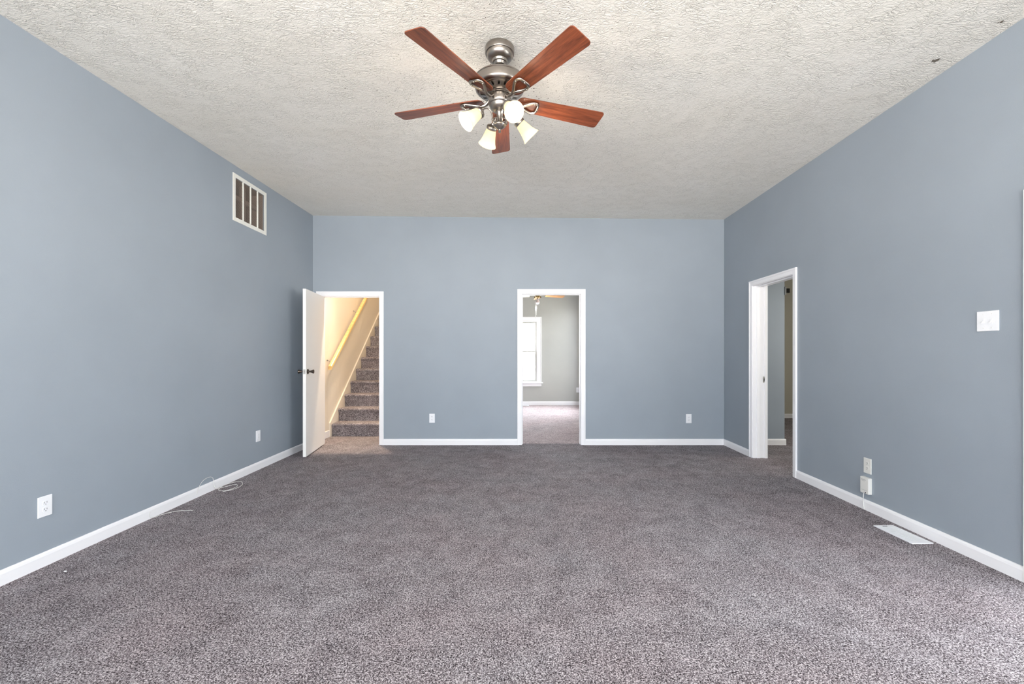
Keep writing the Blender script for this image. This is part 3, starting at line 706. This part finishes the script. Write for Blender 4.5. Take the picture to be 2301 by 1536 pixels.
for k_ in range(NS):
    y0 = FZ+RUN*k_; z1 = RISE*(k_+1); z0 = RISE*k_
    prof = []
    nose = .022; rr = .026
    prof = [(y0+RUN+.03, z0-.02 if k_ else .001), (y0, z0-.02 if k_ else .001), (y0-.002, z1-.07)]
    cyy, czz = y0-nose+rr, z1-rr
    for q_ in range(0, 9):
        a = PI+math.radians(50)-math.radians(140)*q_/8
        prof.append((cyy+rr*math.cos(a), czz+rr*math.sin(a)))
    prof += [(y0+RUN+.03, z1)]
    n = len(prof); mb = MB()
    # left end softly rounded like wrapped carpet
    secs = [(SXL+.000, .012), (SXL+.006, .004), (SXL+.016, 0), (SX1-.003, 0)]
    vs = []
    for X_, ins in secs:
        for (yy, zz) in prof: vs.append((X_, yy+(ins if yy < y0+.05 else 0), zz-(ins if zz > z1-.08 else 0)))
    fs = [(i*n+j, i*n+(j+1) % n, (i+1)*n+(j+1) % n, (i+1)*n+j) for i in range(len(secs)-1) for j in range(n)]
    fs += [tuple(range(n)), tuple(reversed(range((len(secs)-1)*n, len(secs)*n)))]
    mb.add(vs, fs, 0, True); mb.build('step', M['carpet'], st)
# skirt board along the left wall
mb = MB(); sl = RISE/RUN; yA, yB_ = FZ-.055, FZ+RUN*NS
pts = [(yA, .001), (yA, RISE+.055+sl*(yA-FZ)), (yB_, RISE+.055+sl*(yB_-FZ)), (yB_, sl*(yB_-FZ)-.3), (FZ+.3, .001)]
n = len(pts); vs = [(SX0+.001, a, b) for a, b in pts]+[(SXL+.001, a, b) for a, b in pts]
mb.add(vs, [tuple(range(n)), tuple(reversed(range(n, 2*n)))]+[(i, n+i, n+(i+1) % n, (i+1) % n) for i in range(n)])
mb.build('skirt_board', M['cream'], st)
struct(MB().box((SX0-.1, FZ+RUN*NS, RISE*NS-.1), (SX1+.06, YE+.1, RISE*NS-.001)).build('floor_landing', M['carpet']))
# handrail on the left stair wall
hr = thing('handrail', 'yellow pine handrail sloping up the stairwell wall', 'handrail', (0, 0, 0))
mb = MB(); ya, za, yb2, zb2 = 6.345, 1.035, 9.6, 1.035+.826*(9.6-6.345)
prof = rounded([(-2.822, -.03), (-2.770, -.03), (-2.770, .03), (-2.822, .03)], [.012, .012, .02, .02], 4); n = len(prof)
vs = [(x, ya, za+z) for x, z in prof]+[(x, yb2, zb2+z) for x, z in prof]
mb.add(vs, [tuple(range(n)), tuple(reversed(range(n, 2*n)))]+[(i, n+i, n+(i+1) % n, (i+1) % n) for i in range(n)], 0, False)
mb.build('rail', M['pine'], hr)
for yy in (6.42, 7.42, 8.6):
    zz = za+.826*(yy-ya)
    mb = MB(); mb.tube(smooth([(-2.868, yy, zz+.045), (-2.84, yy, zz+.035), (-2.80, yy, zz-.01), (-2.796, yy, zz-.02)]), .004, 8)
    mb.lathe([(.012, 0), (.012, .004)], 16, Matrix.Translation((-2.870, yy, zz+.045)) @ Matrix.Rotation(PI/2, 4, 'Y')); mb.build('bracket', M['steel'], hr)

# ------------------------------------------------------------------ next room beyond the middle doorway
NX0, NX1, NY = -1.80, 1.425, 10.42
mF = lambda s, n, z: (s, NY+n, z)
struct(MB().box((NX0+.001, YB+.085, -.01), (NX1-.001, NY, .003)).build('floor_next_room', M['carpet_daylit']), 'carpet beyond the middle doorway, brighter daylight put into its colour')
wall('wall_next_room_back', mF, NX0-.1, NX1+.1, .12, lambda s: 2.9, [(-1.6, -.7, .4, 2.6), (-.45, .40, .548, 2.03)], M['wall_far'], 'light grey wall with a window beyond the middle doorway')
window('window_1', mF, -.45, .40, .548, 2.03, .12, .088, label='bright white double-hung window seen through the middle doorway')
window('window_6', mF, -1.6, -.7, .4, 2.6, .12, .06)  # hidden window added to brighten the next room
mNR = lambda s, n, z: (NX1+n, s, z)
wall('wall_next_room_right', mNR, YB+.11, NY, .12, lambda s: 2.9, [(8.7, 10.1, .4, 2.6)], M['wall_far'])
window('window_5', mNR, 8.7, 10.1, .4, 2.6, .12)  # hidden side window, also added for more light in here
mNL = lambda s, n, z: (NX0-n, s, z)
wall('wall_next_room_left', mNL, YB+.11, NY, .05, lambda s: 2.9, [], M['wall_far'])
struct(MB().box((NX0, YB+.111, 2.80), (NX1+.12, NY+.12, 2.9)).build('ceiling_next_room', M['ceiling_plain']))
baseboard('baseboard_next_room', lambda s, n, z: (s, NY+n, z*1.12), [(NX0+.04, NX1)])
mb = MB(); mb.box((NX1-.022, 10.24, 0), (NX1, 10.385, 2.10)); struct(mb.build('trim_4', M['trim'], None, .003), 'white casing against the right wall of the next room')
plate('wall_outlet', .072, .118, (1.362, NY, .365), 0, 'white outlet glimpsed through the middle doorway beside its right edge', 'outlet', 'duplex')
register((.04, 10.33, 0), PI/2, 'pale floor register at the far baseboard through the middle doorway')

lamp('next_room_fill', (.311, 8.2, 2.10), 5, (1.0, .96, .93), .04)  # fill light added below the fan bulb to lift the floor
t = thing('ceiling_fan', 'small oak-bladed fan seen through the middle doorway', 'ceiling fan', (.311, 8.2, 0))
mb = MB(); mb.lathe([(.065, 2.80), (.065, 2.77), (.02, 2.75), (.012, 2.74), (.012, 2.56), (.10, 2.53), (.11, 2.46), (.09, 2.40), (.06, 2.37)], 32); mb.build('motor', M['brass'], t)
mb = MB(); mb.lathe([(.03, 2.375), (.045, 2.35), (.050, 2.325), (.040, 2.310), (.020, 2.30), (.014, 2.275)], 24)
for k_ in range(3):
    a = k_*2*PI/3+.4; mb.tube([(.03*math.cos(a), .03*math.sin(a), 2.335), (.06*math.cos(a), .06*math.sin(a), 2.315), (.068*math.cos(a), .068*math.sin(a), 2.298)], .012, 10)
mb.build('light_fitter', M['brass'], t)
mb = MB(); mb.lathe([(.016, 2.29), (.017, 2.262), (.030, 2.238), (.035, 2.215), (.033, 2.195), (.022, 2.180), (.006, 2.174)], 24); mb.build('bulb', M['bulb_off'], t)
ol = rounded([(.16, -.04), (.54, -.062), (.54, .062), (.16, .04)], [.03, .03, .03, .03])
for k_, az in enumerate((18, 90, 162, 234, 306)):
    mb = MB(); mb.prism(ol, -.003, .003); b = mb.build('blade', [M['oak'] if k_ != 2 else M['white_blade']], t)
    b.matrix_local = Matrix.Translation((0, 0, 2.335)) @ Matrix.Rotation(math.radians(az), 4, 'Z') @ Matrix.Rotation(math.radians(-12 if k_ != 2 else 12), 4, 'X')
    mb = MB(); mb.tube([(.06, 0, 2.39), (.10, 0, 2.352), (.19, 0, 2.345)], .008, 8); io = mb.build('blade_iron', M['brass'], t); io.rotation_euler = (0, 0, math.radians(az))
for dx, zlo in ((-.040, 1.93), (-.022, 1.98)):
    mb = MB(); mb.tube([(dx, -.03, 2.31), (dx, -.03, zlo)], .0018, 6); mb.lathe([(.002, 0), (.005, -.008), (.005, -.02), (.002, -.026)], 10, Matrix.Translation((dx, -.03, zlo))); mb.build('pull_chain', M['steel'], t)

# ------------------------------------------------------------------ hall beyond the right doorway
HX0 = XR(5)+.155
struct(MB().box((HX0-.001, YB, 0), (3.592, YB+.11, 2.75)).build('wall_hall_near', M['wall']), 'blue-grey hall wall seen through the right doorway')
mb = MB()
base_run(mb, lambda s, n, z: (s, YB+n, z), HX0, 3.606)
base_run(mb, lambda s, n, z: (3.592-n, s, z), YB+.0002, YB+.11)
struct(mb.build('baseboard_hall_near', M['trim']))
struct(MB().box((2.6, 8.36, 0), (5.9, 8.46, 2.9)).build('wall_hall_far', M['wall_hall']), 'taupe wall at the end of the hall')
mb = MB(); base_run(mb, lambda s, n, z: (s, 8.36+n, z), 3.0, 5.8); struct(mb.build('baseboard_hall_far', M['trim']))
struct(MB().box((5.8, 3.5, 0), (5.9, 8.36, 2.9)).build('wall_hall_right', M['wall_hall']))
struct(MB().box((HX0, 3.5, 0), (5.8, 3.6, 2.9)).build('wall_hall_front', M['wall_hall']))
struct(MB().box((2.6, YB+.11, 0), (2.7, 8.36, 2.9)).build('wall_hall_left', M['wall_hall']))
struct(MB().box((HX0, 3.5, 2.75), (5.9, 8.46, 2.85)).build('ceiling_hall', M['ceiling_plain']))
struct(MB().box((2.6, YB+.11, 2.75), (HX0, 8.46, 2.85)).build('ceiling_hall_side', M['ceiling_plain']))
mb = MB(); mb.box((3.592, YB-.01, 2.045), (3.612, YB+.09, 2.155)); tag(mb.build('junction_box', simple('grey_painted_box', (120, 122, 122), .6), None, .004), 'grey box on the hall wall corner through the right doorway', 'box')
mb = MB(); mb.box((5.085, 8.325, 2.408), (5.158, 8.36, 2.492)); tag(mb.build('wall_box', M['black'], None, .004), 'small black box high on the hall end wall', 'box')
